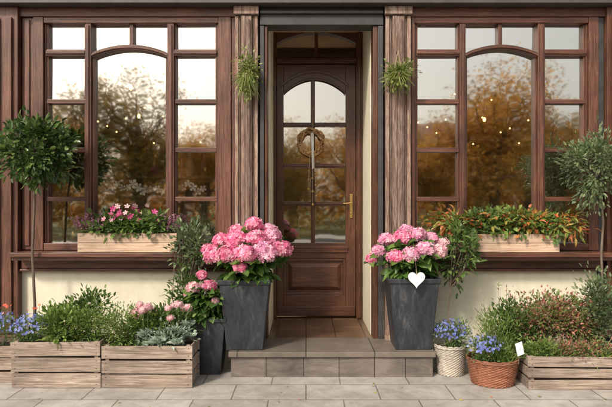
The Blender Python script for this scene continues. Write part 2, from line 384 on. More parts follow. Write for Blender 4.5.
def window(xs,tm,x0o,x1o,name):
    g0,a0,a1,b0,b1,g1=xs
    f=MB(); zt,zb=3.365,1.175
    f.box(x0o,g0-.02,-.045,.12,zb-.07,3.422,'wv'); f.box(g1+.02,x1o,-.045,.12,zb-.07,3.422,'wv')
    f.box(g0-.018,g1+.018,-.04,.12,zt,3.42,'wh'); f.box(g0-.018,g1+.018,-.04,.12,zb-.07,zb,'wh')
    f.box(g0-.018,g0,-.012,.1,zb+.001,zt-.001,'wv'); f.box(g1,g1+.018,-.012,.1,zb+.001,zt-.001,'wv')
    for m0,m1 in((a0,a1),(b0,b1)):
        f.box(m0,m1,-.03,.1,zb+.001,zt-.001,'wv')
        f.box(m0+.018,m1-.018,-.045,-.03,zb+.02,zt-.02,'wv')
    ztr=3.075
    for x0,x1 in((g0,a0),(b1,g1)):
        f.box(x0,x1,-.02,.09,ztr-.032,ztr+.032,'wh'); f.box(x0,x1,-.035,-.021,ztr-.016,ztr+.016,'wh')
        for z in(2.59,2.105,1.615): f.box(x0,x1,-.008,.085,z-.022,z+.022,'wh')
        f.box(x0,x0+.016,.0,.075,zb+.003,zt-.003,'wv'); f.box(x1-.016,x1,.0,.075,zb+.003,zt-.003,'wv')
    f.arcbar(a1,b0,ztr-.03,ztr+.055,.05,-.02,.09,'wh'); f.arcbar(a1,b0,ztr-.03,ztr+.055,.022,-.035,-.0205,'wh')
    f.box(tm-.02,tm+.02,-.008,.085,ztr+.07,zt-.001,'wv')
    f.box(a1,a1+.022,.0,.075,zb+.003,ztr-.02,'wv'); f.box(b0-.022,b0,.0,.075,zb+.003,ztr-.02,'wv')
    f.box(a1+.023,b0-.023,.0,.075,zb+.001,zb+.03,'wh')
    finish(f,name+'_frame',B,.004)
    g=MB()
    def pane(x0,x1,z0,z1):
        tx=rng.normal(0,.008); tz=rng.normal(0,.008); y=.05; cx=(x0+x1)/2; cz=(z0+z1)/2
        g.add([(x,y+(x-cx)*tx+(z-cz)*tz,z) for x,z in((x0,z0),(x1,z0),(x1,z1),(x0,z1))],[(0,1,2,3)],'glass')
    for x0,x1 in((g0,a0),(b1,g1)):
        zz=[zb,1.615,2.105,2.59,ztr,zt]
        for i in range(5): pane(x0,x1,zz[i],zz[i+1])
    pane(a1,b0,zb,ztr+.055); pane(a1,tm,ztr+.056,zt); pane(tm,b0,ztr+.056,zt)
    finish(g,name+'_glass',B)
window((-2.59,-2.20,-2.14,-1.38,-1.315,-.89),-1.745,-2.71,-.745,'window')
window((1.10,1.53,1.59,2.31,2.375,2.79),1.94,1.045,2.905,'window')
w=MB()
for x0,x1 in((-2.84,-.745),(1.05,2.96)):
    w.box(x0,x1,-.27,.05,1.055,1.10,'wh'); w.box(x0+.01,x1-.01,-.235,.05,1.02,1.053,'wh'); w.box(x0+.01,x1-.01,-.05,.02,.925,1.018,'wh'); w.box(x0+.01,x1-.01,-.075,.0,.90,.924,'wh')
finish(w,'window_sills',B,.006)
def pilaster(f,x0,x1,y,key='pil'):
    wd=x1-x0
    f.box(x0,x1,y+.04,.14,0,3.51,key)
    f.box(x0,x0+wd*.15,y+.015,y+.039,.29,3.42,key); f.box(x1-wd*.15,x1,y+.015,y+.039,.29,3.42,key)
    f.box(x0+wd*.27,x0+wd*.44,y-.002,y+.039,.315,3.42,key); f.box(x0+wd*.455,x0+wd*.73,y+.001,y+.039,.315,3.42,key)
    f.box(x0+wd*.52,x0+wd*.66,y-.016,y+.0005,.36,3.38,key)
    for t in(.20,.80): f.tube([(x0+wd*t,y+.037,.32),(x0+wd*t,y+.037,3.41)],wd*.035,key,8)
    f.box(x0-.008,x1+.008,y-.02,y+.039,0,.28,key); f.box(x0-.004,x1+.004,y-.012,y+.035,.281,.31,key)
    f.box(x0-.010,x1+.010,y-.022,y+.035,3.43,3.508,key)
f=MB(); pilaster(f,-.70,-.475,-.10); finish(f,'door_pilaster',B,.005)
f=MB(); pilaster(f,.785,1.035,-.10); finish(f,'door_pilaster',B,.005)
f=MB()
f.box(-.742,-.703,-.03,.14,1.0,3.42,'wv')
f.box(-2.83,-2.712,-.02,.14,1.11,3.42,'wv'); f.box(-2.80,-2.75,-.035,-.021,1.15,3.4,'wv')
a,b,c=(-3.5,-2.84,-.12)
f.box(a,b,c+.03,.14,0.0,3.51,'wv')
for k in range(5): f.box(a+.03+k*.125,a+.11+k*.125,c,c+.029,.3,3.4,'wv')
f.box(a,b+.006,c-.02,c+.029,0,.28,'wv')
f.box(2.91,2.965,-.03,.14,0,3.42,'slate')
f.box(2.97,3.6,-.09,.14,0,3.51,'wv')
for k in range(4): f.box(3.0+k*.15,3.1+k*.15,-.12,-.091,.3,3.4,'wv')
finish(f,'corner_pillars',B,.004)
f=MB()
f.box(-.455,-.415,-.06,.155,.23,3.332,'slate'); f.box(-.412,-.383,-.045,.155,.23,3.332,'dv')
f.box(.715,.765,-.06,.155,.23,3.332,'slate'); f.box(.665,.712,-.045,.155,.23,3.332,'dv')
finish(f,'door_surround',B,.004)
f=MB(); yf=.97
f.box(-.378,-.345,yf,1.12,.232,3.64,'dv'); f.box(.585,.658,yf-.0,1.12,.232,3.64,'dv'); f.box(.60,.635,yf-.02,yf-.001,.24,3.6,'dv')
f.box(-.344,.584,yf,1.12,3.585,3.64,'dh')
f.box(-.344,.584,yf-.01,1.12,3.20,3.27,'dh'); f.box(-.344,.584,yf-.035,yf-.011,3.215,3.25,'dh')
f.archfill(-.344,.584,3.584,3.43,3.56,yf+.01,1.10,'dh')
f.box(.10,.14,yf+.012,1.09,3.271,3.54,'dv')
finish(f,'door_frame',B,.004)
D=MB(); y0,y1=1.0,1.06
xl,xr=-.340,.580; gl,ga,gb,gr=-.262,.055,.105,.463
D.box(xl,gl,y0,y1,.257,3.19,'dv'); D.box(gr,xr,y0,y1,.257,3.19,'dv')
D.archfill(gl+.001,gr-.001,3.19,2.86,3.03,y0,y1,'dh')
D.arcbar(gl-.04,gr+.04,2.93,3.11,.035,y0-.018,y0-.001,'dh')
D.arcbar(gl+.002,gr-.002,2.85,3.02,.022,y0-.010,y0-.0005,'dh')
D.box(ga,gb,y0+.003,y1,1.111,3.02,'dv'); D.box(ga+.014,gb-.014,y0-.010,y0+.002,1.12,3.01,'dv')
for z in(2.49,2.01,1.565): D.box(gl,ga,y0+.005,y1,z-.025,z+.025,'dh'); D.box(gb,gr,y0+.005,y1,z-.025,z+.025,'dh'); D.box(gl,ga,y0-.006,y0+.004,z-.010,z+.010,'dh'); D.box(gb,gr,y0-.006,y0+.004,z-.010,z+.010,'dh')
D.box(gl,gr,y0,y1,.93,1.11,'dh'); D.box(gl-.03,gr+.03,y0-.03,y0-.001,1.045,1.075,'dh'); D.box(gl-.02,gr+.02,y0-.018,y0-.001,1.0,1.044,'dh')
D.box(gl,gr,y0+.035,y1,.50,.93,'dh')
D.box(gl,gl+.03,y0+.008,y0+.034,.501,.929,'dv');D.box(gr-.03,gr,y0+.008,y0+.034,.501,.929,'dv')
D.box(gl+.031,gr-.031,y0+.008,y0+.034,.90,.929,'dh');D.box(gl+.031,gr-.031,y0+.008,y0+.034,.501,.53,'dh')
D.add([(gl+.055,y0+.034,.555),(gr-.055,y0+.034,.555),(gr-.055,y0+.034,.875),(gl+.055,y0+.034,.875),
       (gl+.10,y0+.003,.60),(gr-.10,y0+.003,.60),(gr-.10,y0+.003,.83),(gl+.10,y0+.003,.83)],
      [(0,1,5,4),(1,2,6,5),(2,3,7,6),(3,0,4,7),(4,5,6,7)],'dh')
D.box(gl,gr,y0,y1,.257,.50,'dh'); D.box(xl+.01,xr-.01,y0-.014,y0-.001,.262,.37,'dh')
finish(D,'door_leaf',B,.004)
g=MB(); zs=[1.11,1.565,2.01,2.49,3.03]
for a,b in((gl,ga),(gb,gr)):
    for i in range(4):
        t=rng.normal(0,.006); u=rng.normal(0,.005); cz=(zs[i]+zs[i+1])/2; cx=(a+b)/2
        g.add([(x,1.035+(x-cx)*t+(z-cz)*u,z) for x,z in((a,zs[i]),(b,zs[i]),(b,zs[i+1]),(a,zs[i+1]))],[(0,1,2,3)],'dglass')
g.add([(-.344,1.04,3.27),(.584,1.04,3.27),(.584,1.035,3.56),(-.344,1.035,3.56)],[(0,1,2,3)],'dglass')
finish(g,'door_glass',B)
h=MB()
h.box(.508,.543,.985,.999,1.40,1.68,'brass'); h.tube([(.525,.99,1.575),(.525,.945,1.575),(.515,.935,1.575),(.43,.935,1.57)],[.009,.009,.009,.007],'brass',8)
h.ball((.525,.983,1.46),.009,'brass')
finish(h,'door_handle',B,.002)
w=MB(); w.box(-.70,1.17,-.60,-.0,.185,.23,'step'); w.box(-.66,1.13,-.56,-.0,-.05,.184,'soil')
xs=[-.68,-.36,-.02,.30,.62,.90,1.15]
for i in range(6): w.box(xs[i]+.0015,xs[i+1]-.0015,-.575,-.50,-.04,.183,'riser')
w.box(-.455,.765,.002,1.12,-.05,.228,'tile')
finish(w,'entrance_step',None,.005)
for (x,y,z) in((-2.1,1.2,2.95),(-2.02,1.25,2.62),(-1.75,1.6,2.9),(1.9,1.5,2.9),(2.2,1.4,2.6),(.2,2.2,2.3)):
    p=MB(); p.tube([(x,y,3.56),(x,y,z+.08)],.003,'iron',6); p.lathe((x,y,z),[(.010,.07),(.02,.065),(.024,.03)],'brass',16); p.ball((x,y,z+.005),(.020,.020,.028),'bulb')
    finish(p,'pendant_lamp',None,0,True,(x,y,z))
for x0,x1,y in((-2.5,-1.0,.9),(1.2,2.7,1.0)):
    p=MB(); rr=random.Random(3); pts=[]
    for i in range(15):
        t=i/14; x=x0+(x1-x0)*t; z=3.0-.35*math.sin(math.pi*((t*3)%1)); pts.append((x,y,z))
    p.tube(pts,.002,'iron',4)
    for q in pts: l=rr.uniform(.05,.45); p.tube([q,(q[0],q[1],q[2]-l)],.001,'iron',4); p.ball((q[0],q[1],q[2]-l),.010,'bulb',8)
    finish(p,'fairy_light_string',None,0,True,((x0+x1)/2,y,3))
# ================================================================= GROUND
w=MB(); w.add([(-300,-300,-.16),(300,-300,-.16),(300,300,-.16),(-300,300,-.16)],[(0,1,2,3)],'grass'); finish(w,'ground')
w=MB(); w.box(-40,40,-7.6,.25,-.15,0,'pave'); finish(w,'pavement')
w=MB()
for i in range(-40,40): w.box(i+.004,i+.996,-7.8,-7.604,-.15,.005,'kerb'); w.box(i+.004,i+.996,-17.0,-16.8,-.15,.0,'kerb')
finish(w,'kerb',None,.015)
w=MB(); w.add([(-60,-16.8,-.13),(60,-16.8,-.13),(60,-7.8,-.13),(-60,-7.8,-.13)],[(0,1,2,3)],'asph'); finish(w,'road')
w=MB()
for i in range(-15,15): w.add([(i*4,-12.36,-.125),(i*4+2,-12.36,-.125),(i*4+2,-12.24,-.125),(i*4,-12.24,-.125)],[(0,1,2,3)],'white')
finish(w,'road_marking')
w=MB(); w.add([(-60,-20,-.02),(60,-20,-.02),(60,-17,-.02),(-60,-17,-.02)],[(0,1,2,3)],'pave'); finish(w,'far_pavement')
H=empty('plaster_house',(20,-52,0))
w=MB(); w.box(8,34,-64,-52,-.2,6.8,'brick'); finish(w,'walls',H)
w=MB()
for i in range(8):
    for z in(.9,4.0): w.box(9.5+i*3,10.7+i*3,-51.98,-51.9,z,z+1.8,'dkglass'); w.box(9.3+i*3,10.9+i*3,-51.95,-51.8,z-.2,z-.05,'white')
finish(w,'windows',H)
w=MB(); w.add([(7,-51,6.8),(35,-51,6.8),(35,-65,6.8),(7,-65,6.8),(10,-58,9.6),(32,-58,9.6)],[(0,1,5,4),(2,3,4,5),(1,2,5),(3,0,4),(0,3,2,1)],'roof'); finish(w,'roof',H)
def tree(seed,h,key,n=13000):
    global rng; rng=np.random.default_rng(seed)
    t=MB(); r0=h*.022
    t.tube([(0,0,-.3),(.05,0,h*.2),(-.05,.05,h*.45),(0,0,h*.8)],[r0*1.3,r0,r0*.7,r0*.2],'bark',10)
    cs=[]
    for k in range(26):
        a=rng.uniform(0,6.28); z0=h*rng.uniform(.2,.6); rr=h*rng.uniform(.12,.32); z1=z0+h*rng.uniform(.05,.34)
        e=np.array([math.cos(a)*rr,math.sin(a)*rr,z1]); s=np.array([0,0,z0]); m=(s+e)/2+[0,0,-.05*h]
        t.tube([s,m,e],[r0*.45,r0*.3,r0*.1],'bark',6); cs.append(e)
        cs.append(m+rng.normal(0,.05*h,3)+[0,0,.06*h])
    cs.append(np.array([0,0,h*.9])); cs.append(np.array([0,0,h*.75])); cs=np.array(cs)
    i=rng.integers(0,len(cs),n); off=np.clip(rng.normal(0,1,(n,3)),-1.9,1.9)*h*.05; P=cs[i]+off
    leaves(t,P,nrm(off)+rng.normal(0,.6,(n,3))+[0,0,-.2],h*.016,h*.012,key)
    me=finish(t,'park_tree_src'); d=me.data; bpy.data.objects.remove(me); return d
t1=tree(1,10,'tleaf1'); t2=tree(2,9,'tleaf2'); t3=tree(3,9.5,'tleaf1')
k=0
for x,y,s,d in((-10.5,-28,1.05,t2),(-15.5,-30,.76,t1),(-20.5,-27,.8,t2),(-6.2,-32,.74,t3),(-2.0,-30,.80,t2),(3.2,-31,.78,t1),(7.0,-29,.72,t3),(10.8,-27,.98,t1),(15.0,-30,.80,t2),(19.5,-28,.85,t3),(-27,-30,.9,t1),(26,-31,.9,t2),(-13,-38,.8,t3),(-1,-42,.85,t1),(9,-40,.8,t2),(17,-38,.8,t1),(-20,-40,.9,t2),(-8.5,-38,.8,t1),(4,-37,.75,t2),(12.5,-36,.8,t3)):
    o=bpy.data.objects.new('park_tree',d); scene.collection.objects.link(o); o.location=(x,y,-.1); o.scale=(s*1.15,s*1.15,s); o.rotation_euler=(0,0,k*1.3); k+=1
rng=np.random.default_rng(11)
hd=MB(); P=np.stack([rng.uniform(-40,40,12000),rng.uniform(-46,-44,12000),rng.uniform(-.1,4.6,12000)*rng.uniform(.6,1,12000)],1)
leaves(hd,P,rng.normal(0,1,(12000,3)),.5,.35,'tleaf1'); finish(hd,'distant_hedge')
hd=MB(); P=np.stack([rng.uniform(-26,26,9000),rng.uniform(-23,-21.6,9000),rng.uniform(-.1,1.2,9000)*rng.uniform(.6,1,9000)],1)
leaves(hd,P,rng.normal(0,1,(9000,3)),.14,.10,'tleaf2'); finish(hd,'park_hedge')
# ================================================================= PLANTERS
def crate(name,x0,x1,y0,y1,h,rows=3):
    c=MB(); hh=h/rows
    for i in range(rows):
        z0=i*hh+.005+random.uniform(-.003,.003); z1=(i+1)*hh-.010+random.uniform(-.004,.003)
        j=random.uniform(-.008,.006); s=random.uniform(-.004,.004)
        vs=[(x,y,z+(s if x==x0+j else -s)) for x in(x0+j,x1+j*.5) for y in(y0,y0+.014) for z in(z0,z1)]
        c.add(vs,[(0,1,3,2),(4,6,7,5),(0,4,5,1),(2,3,7,6),(0,2,6,4),(1,5,7,3)],'crate')
        c.box(x0,x1,y1-.014,y1,z0,z1,'crate')
        c.box(x0+.012,x0+.024,y0+.016,y1-.016,z0,z1,'crate'); c.box(x1-.024,x1-.012,y0+.016,y1-.016,z0,z1,'crate')
    for xx in(x0+.026,x1-.056):
        for yy in(y0+.0145,y1-.0445): c.box(xx,xx+.03,yy,yy+.03,.004,h-.004,'cratev')
    for xx in(x0+.012,x1-.057):
        for i in range(rows):
            for dz in(.25,.75): c.ball((xx+.022,y0-.001,(i+dz)*hh),.004,'iron',6)
    c.box(x0+.03,x1-.03,y0+.03,y1-.03,.02,h-.04,'soil')
    return finish(c,name,None,.0025,False,((x0+x1)/2,(y0+y1)/2,0))
crate('wooden_crate_planter',-2.508,-1.748,-.90,-.53,.40)
crate('wooden_crate_planter',-1.735,-.965,-.90,-.56,.365)
crate('wooden_crate_planter',-3.25,-2.53,-.76,-.42,.33)
crate('wooden_crate_planter',1.87,2.72,-.95,-.60,.285)
def obox(name,x0,x1,z0,z1):
    c=MB(); y0,y1=-.25,-.06; m=(z0+z1)/2
    for a,b in((z0,m-.002),(m+.002,z1)): c.box(x0,x1,y0,y0+.016,a,b,'box'); c.box(x0,x1,y1-.016,y1,a,b,'box')
    c.box(x0+.001,x0+.016,y0+.0165,y1-.0165,z0+.001,z1-.001,'box'); c.box(x1-.016,x1-.001,y0+.0165,y1-.0165,z0+.001,z1-.001,'box')
    c.box(x0+.02,x1-.02,y0+.02,y1-.02,z0+.01,z1-.03,'soil')
    for xx in(x0+.02,x1-.04):
        for zz in(z0+.03,z1-.03): c.ball((xx+.01,y0-.001,zz),.004,'iron',6)
    finish(c,name,None,.0025,False,((x0+x1)/2,-.16,z0))
obox('window_box',-2.19,-1.24,1.103,1.285); obox('window_box',1.50,2.43,1.103,1.275)
def head(mb,c,r,key,n=150):
    i=np.arange(n)+.5; ph=np.arccos(1-1.75*i/n); th=math.pi*(1+5**.5)*i
    N=np.stack([np.cos(th)*np.sin(ph),np.sin(th)*np.sin(ph),np.cos(ph)],1)
    N=nrm(N+rng.normal(0,.09,N.shape)); sq=np.array([1,1,.82])*rng.uniform(.9,1.1,3)
    P=np.array(c)+N*r*sq*rng.uniform(.86,1.08,(n,1))
    florets(mb,P,N+rng.normal(0,.24,N.shape),r*.24,key)
    mb.ball(c,(r*.82,r*.82,r*.64),key)
def hydrangea(name,c,rx,rz,heads,keys,base,potfn,leafn=260,leafL=.12):
    e=empty(name,base); p=MB(); potfn(p); finish(p,'pot',e,.005)
    l=MB(); c=np.array(c)
    n=leafn; v=nrm(rng.normal(0,1,(n,3))+[0,-.25,-.25]); P=c+v*np.array([rx*.75,rx*.65,rz*.8])*rng.uniform(.35,1,(n,1))
    leaves(l,P,v*[1,1,.5]+rng.normal(0,.3,(n,3))+[0,0,.05],leafL,leafL*.62,'hyleaf',droop=.9)
    a=rng.uniform(0,6.28,60); v=np.stack([np.cos(a),np.sin(a),np.full(60,-.1)],1)
    P=np.array([c[0],c[1],c[2]-rz*1.05])+v*[rx*.45,rx*.4,.1]; leaves(l,P,v+rng.normal(0,.2,(60,3)),leafL,leafL*.62,'hyleaf',droop=1.3)
    for (x,y,z,r) in heads:
        q=c+np.array([x,y,z]); b=np.array([c[0]+rng.normal(0,.03),c[1]+rng.normal(0,.03),c[2]-rz*1.0])
        l.tube([b,(b+q)/2+rng.normal(0,.015,3),q],[.005,.004,.004],'gstem',6)
        a=np.linspace(0,6.28,6)[:5]+rng.uniform(0,1)
        Dv=np.stack([np.cos(a),np.sin(a),np.full(5,.0)],1); leaves(l,np.tile(q-[0,0,r*.55],(5,1)),Dv,leafL*1.1,leafL*.65,'hyleaf',droop=.8)
    finish(l,'leaves',e,0,True)
    f=MB()
    for j,(x,y,z,r) in enumerate(heads): head(f,c+np.array([x,y,z]),r,keys[j%len(keys)])
    finish(f,'flower_heads',e)
    return e
hydrangea('potted_hydrangea',(-.535,-.40,1.09),.36,.17,[(-.31,-.10,.00,.088),(-.16,-.22,.02,.095),(.0,-.27,.03,.10),(.16,-.22,.04,.105),(.30,-.08,.06,.095),(-.25,.02,.12,.09),(-.10,-.12,.14,.098),(.08,-.12,.15,.095),(.22,-.02,.17,.09),(.05,.02,.28,.085),(-.12,.10,.20,.085),(-.05,-.27,-.09,.06),(-.38,-.02,.05,.065),(.18,.1,.23,.075)],['pink','pink','pink','lilac','pink'],(-.56,-.36,.23),
   lambda p:p.taper((-.56,-.36,.232),.33,.455,.645,'potm'),330,.13)
hydrangea('potted_hydrangea',(.975,-.38,1.11),.33,.16,[(-.30,-.05,.02,.068),(-.17,-.18,-.02,.08),(-.03,-.22,.0,.08),(.10,-.20,.05,.085),(.24,-.12,.02,.08),(-.22,.0,.12,.075),(-.09,-.08,.14,.085),(.06,-.05,.17,.078),(.19,.02,.13,.078),(.31,.0,.08,.062),(-.02,.08,.20,.07),(-.36,0,-.06,.055)],['lilac','pink','lilac','lilac','pale'],(.985,-.34,.23),
   lambda p:p.taper((.985,-.34,.232),.33,.455,.655,'potm'),300,.12)
hydrangea('potted_hydrangea',(-.91,-.44,.70),.22,.15,[(-.12,-.08,.10,.062),(.03,-.10,.12,.062),(.13,-.02,.05,.05),(-.17,.0,.03,.05),(-.06,.03,.20,.055),(.09,-.14,-.01,.038)],['pale','pink','pale'],(-.90,-.385,0),
   lambda p:p.taper((-.90,-.385,.002),.23,.33,.52,'potm'),270,.11)
t=MB(); hp=[]
for i in range(28):
    a=2*math.pi*i/28; hp.append((.080*math.sin(a)**3*.95+.985,.898+.0050*(13*math.cos(a)-5*math.cos(2*a)-2*math.cos(3*a)-math.cos(4*a))))
t.prism(hp,-.655,-.649,'white'); t.tube([(.985,-.652,.93),(.985,-.63,1.0),(.985,-.58,1.08)],.002,'twine',5)
finish(t,'heart_tag',None,0)
def topiary(name,bx,by,top,c,r,n,L,W,key,tr=.014,clumps=40):
    e=empty(name,(bx,by,0)); p=MB()
    p.lathe((bx,by,.0),[(.09,0),(.12,.26),(.13,.26),(.13,.29),(.115,.29),(.11,.25),(.0,.25)],'potm',24); finish(p,'pot',e)
    t=MB(); t.tube([(bx,by,.2),(bx+.012,by,.6),(bx-.01,by,1.1),(bx+.01,by,top-.2),(c[0],c[1],c[2])],[tr*1.2,tr,tr*.95,tr*.9,tr*.6],'bark',10)
    l=MB(); C=np.array(c);R=np.array(r)
    q=nrm(rng.normal(0,1,(clumps,3)))*rng.uniform(.35,.95,(clumps,1))
    for k in q:
        e2=C+k*R; t.tube([C-[0,0,R[2]*.5],C+k*R*.4,e2],[tr*.4,tr*.3,tr*.12],'bark',5)
    i=rng.integers(0,clumps,n); off=rng.normal(0,.15,(n,3)); P=C+(q[i]+off)*R
    leaves(l,P,q[i]*.9+nrm(off)*.8+rng.normal(0,.3,(n,3))+[0,0,.1],L,W,key,droop=.5)
    finish(t,'trunk',e,0,True); finish(l,'crown',e)
topiary('topiary_tree',-2.575,-.33,1.8,(-2.53,-.42,2.06),(.37,.29,.31),2300,.066,.036,'ficus')
topiary('topiary_tree',2.80,-.33,1.6,(2.72,-.42,1.90),(.35,.29,.35),2900,.052,.018,'olive',.012,48)
e=empty('olive_shrub',(-1.2,-.3,0)); p=MB(); p.lathe((-1.2,-.28,0),[(.08,0),(.11,.24),(.12,.24),(.12,.27),(.1,.27),(.1,.23),(0,.23)],'potm',24); finish(p,'pot',e)
p=MB(); bush(p,(-1.10,-.30,1.16),(.22,.15,.30),620,.062,.026,'olive',22,.4,.16,(-1.2,-.28,.25),'bark',.004); bush(p,(-1.14,-.32,.74),(.16,.12,.24),420,.055,.024,'mid',16,.5,.25); finish(p,'foliage',e)
def spikes(mb,P,D,L,key,fkey,nf=16,fs=.007,start=.35,droop=.1):
    for b,d in zip(P,D):
        d=d/np.linalg.norm(d); l=L*rng.uniform(.6,1.25); tip=b+d*l+[0,0,-droop*l]
        mb.tube([b,b+d*l*.5,tip],[.0018,.0014,.001],key,4,False)
        t=rng.uniform(start,1,nf)[:,None]; Q=b+(d*l)*t+np.array([0,0,-droop*l])*t*t+rng.normal(0,.004,(nf,3))
        florets(mb,Q,rng.normal(0,1,(nf,3)),fs,fkey,3,.5)
def heather(x0,x1,name,z=1.28,n=70,L=.2):
    p=MB(); P=np.stack([rng.uniform(x0,x1,n),rng.uniform(-.22,-.09,n),np.full(n,z)],1)
    D=np.stack([(P[:,0]-(x0+x1)/2)*4+rng.normal(0,.3,n),rng.normal(-.1,.3,n),np.ones(n)],1)
    spikes(p,P,D,L,'gstem','heather',22,.008,.3); bush(p,((x0+x1)/2,-.16,z+.05),((x1-x0)*.6,.09,.06),160,.03,.01,'mid',8); finish(p,name,None,0,False,((x0+x1)/2,-.16,z))
heather(-2.17,-2.0,'heather_plant',1.27,60,.21); heather(-1.45,-1.27,'heather_plant',1.27,65,.20)
p=MB()
for cx in(-1.93,-1.78,-1.62,-1.48):
    bush(p,(cx,-.17,1.36),(.15,.11,.12),230,.06,.045,'mid',9,.3,.3,(cx,-.16,1.25))
    bush(p,(cx,-.20,1.33),(.13,.09,.08),60,.06,.03,'lime',6,.3,.3)
P=np.stack([rng.uniform(-1.98,-1.42,14),rng.uniform(-.29,-.14,14),rng.uniform(1.36,1.52,14)],1)
for q in P: p.tube([(q[0],-.16,1.27),q],.0015,'gstem',4)
florets(p,P,rng.normal(0,.4,(14,3))+[0,-1,.3],.028,'mag',5,.35)
P=P[:11]+rng.normal(0,.05,(11,3)); florets(p,P,rng.normal(0,.4,(11,3))+[0,-1,.3],.026,'pale',5,.35)
for cx,cz in((-1.60,1.40),(-1.79,1.46)): head(p,(cx,-.24,cz),.034,'mag',50)
finish(p,'cyclamen_plant',None,0,False,(-1.7,-.16,1.3))
p=MB()
for cx,k in((1.56,'autumn'),(1.74,'mid'),(1.90,'lime'),(2.06,'mid'),(2.20,'autumn'),(2.36,'mid')):
    s=rng.uniform(.7,1.25); bush(p,(cx,-.17,1.35+.03*s),(.17,.13,.13*s),210,.06,.035,k,9,.2,.32,(cx,-.16,1.25),droop=.9)
bush(p,(1.90,-.22,1.37),(.78,.14,.14),420,.07,.030,'autumn',30,.0,.14,(1.95,-.16,1.25),droop=1.4)
bush(p,(1.42,-.24,1.36),(.18,.10,.10),100,.08,.024,'autumn',8,.0,.25,(1.55,-.16,1.27),droop=1.4)
bush(p,(2.52,-.24,1.36),(.18,.10,.12),110,.08,.026,'autumn',8,.0,.25,(2.38,-.16,1.27),droop=1.4)
P=np.stack([rng.uniform(1.30,2.6,50),rng.uniform(-.32,-.12,50),rng.uniform(1.27,1.45,50)],1)
leaves(p,P,rng.normal(0,.6,(50,3))+[0,0,.2],.05,.018,'red')
finish(p,'croton_plant',None,0,False,(1.95,-.16,1.28))
for x,z,sd in((-.575,2.80,.9),(.885,2.82,.35)):
    p=MB(); y=-.23
    p.tube([(x,-.115,3.04),(x,y,3.05)],.004,'iron',6); p.tube([(x,y,3.05),(x-.035,y,z+.02)],.002,'twine',4); p.tube([(x,y,3.05),(x+.035,y,z+.02)],.002,'twine',4)
    p.lathe((x,y,z-.05),[(.015,0),(.04,.02),(.05,.06),(.045,.065),(.03,.05)],'twine',16)
    n=300; v=nrm(rng.normal(0,1,(n,3))*[1,1,.9]+[0,-.1,.25 if sd<.5 else .1])
    blades(p,np.array([x,y,z])+v*.02,v,.15 if sd<.5 else .11,.009,'tilland',sd)
    if sd>.5: bush(p,(x,y,z+.02),(.11,.09,.19),620,.035,.022,'tilland',18,-.1,.26)
    else: bush(p,(x,y,z-.02),(.13,.10,.12),360,.045,.020,'tilland',14,.3,.3)
    finish(p,'hanging_air_plant',None,0,False,(x,y,z))
def blueplant(name,c,r,nl,nf,fk='blue',size=.013,lk='mid'):
    p=MB(); bush(p,c,r,nl,.035,.014,lk,18,.6,.25,(c[0],c[1],c[2]-r[2]))
    v=nrm(rng.normal(0,1,(nf,3))+[0,-.3,.5]); v[:,2]=np.abs(v[:,2]); P=np.array(c)+v*np.array(r)*rng.uniform(.75,1.15,(nf,1)); florets(p,P,v+rng.normal(0,.4,(nf,3))+[0,-.3,0],size,fk,5,.2)
    finish(p,name,None,0,False,(c[0],c[1],c[2]-r[2]))
blueplant('lobelia_plant',(-2.80,-.60,.42),(.28,.18,.17),600,190)
blueplant('lobelia_plant',(-2.38,-.76,.46),(.17,.16,.14),500,170)
p=MB(); P=np.stack([rng.uniform(-2.75,-2.35,12),rng.uniform(-.75,-.55,12),rng.uniform(.58,.68,12)],1)
for q in P: p.tube([(q[0],q[1],.38),q],.0015,'gstem',4)
florets(p,P,rng.normal(0,.5,(12,3))+[0,-.6,.6],.015,'red',5); finish(p,'red_dianthus',None,0,False,(-2.55,-.65,.38))
def greenplant(name,c,r,n,L,W,key,cl=18,up=.7,droop=.4,spread=.24):
    p=MB(); bush(p,c,r,n,L,W,key,cl,up,spread,(c[0],c[1],c[2]-r[2]),droop=droop); finish(p,name,None,0,False,(c[0],c[1],c[2]-r[2]))
greenplant('basil_plant',(-2.12,-.76,.49),(.20,.17,.17),1100,.05,.026,'lime',26)
greenplant('thyme_plant',(-1.88,-.74,.50),(.16,.18,.19),1700,.030,.009,'lime',28)
greenplant('marjoram_plant',(-1.98,-.60,.63),(.22,.10,.18),800,.045,.022,'mid',22)
greenplant('thyme_plant',(-1.62,-.74,.48),(.15,.17,.18),1500,.030,.010,'lime',26)
greenplant('mint_plant',(-1.46,-.70,.50),(.17,.15,.18),800,.045,.026,'lime',20)
p=MB(); bush(p,(-1.28,-.66,.50),(.30,.14,.15),700,.055,.024,'mid',22,.7,.25,(-1.3,-.66,.33))
for i in range(15):
    c=(rng.uniform(-1.58,-1.03),rng.uniform(-.80,-.6),rng.uniform(.56,.69)); p.tube([(c[0],c[1],.34),c],.003,'gstem',5); head(p,c,rng.uniform(.028,.045),'pale',55)
finish(p,'sedum_plant',None,0,False,(-1.3,-.66,.33))
def rosette(mb,c,r,key,n=34):
    i=np.arange(n); a=i*2.4; el=np.linspace(1.3,.15,n); v=np.stack([np.cos(a)*np.cos(el),np.sin(a)*np.cos(el),np.sin(el)],1)
    L=r*np.linspace(.45,1,n); leaves(mb,np.tile(np.array(c),(n,1)),v,L,L*.5,key,fold=.9,droop=-.3)
p=MB()
for i in range(24):
    rosette(p,(rng.uniform(-1.46,-1.00),rng.uniform(-.88,-.66),rng.uniform(.36,.50)),rng.uniform(.05,.10),'silver')
bush(p,(-1.2,-.78,.40),(.24,.11,.10),500,.045,.02,'silver',18,.6,.25,(-1.2,-.78,.33))
finish(p,'silver_echeveria',None,0,False,(-1.22,-.75,.34))
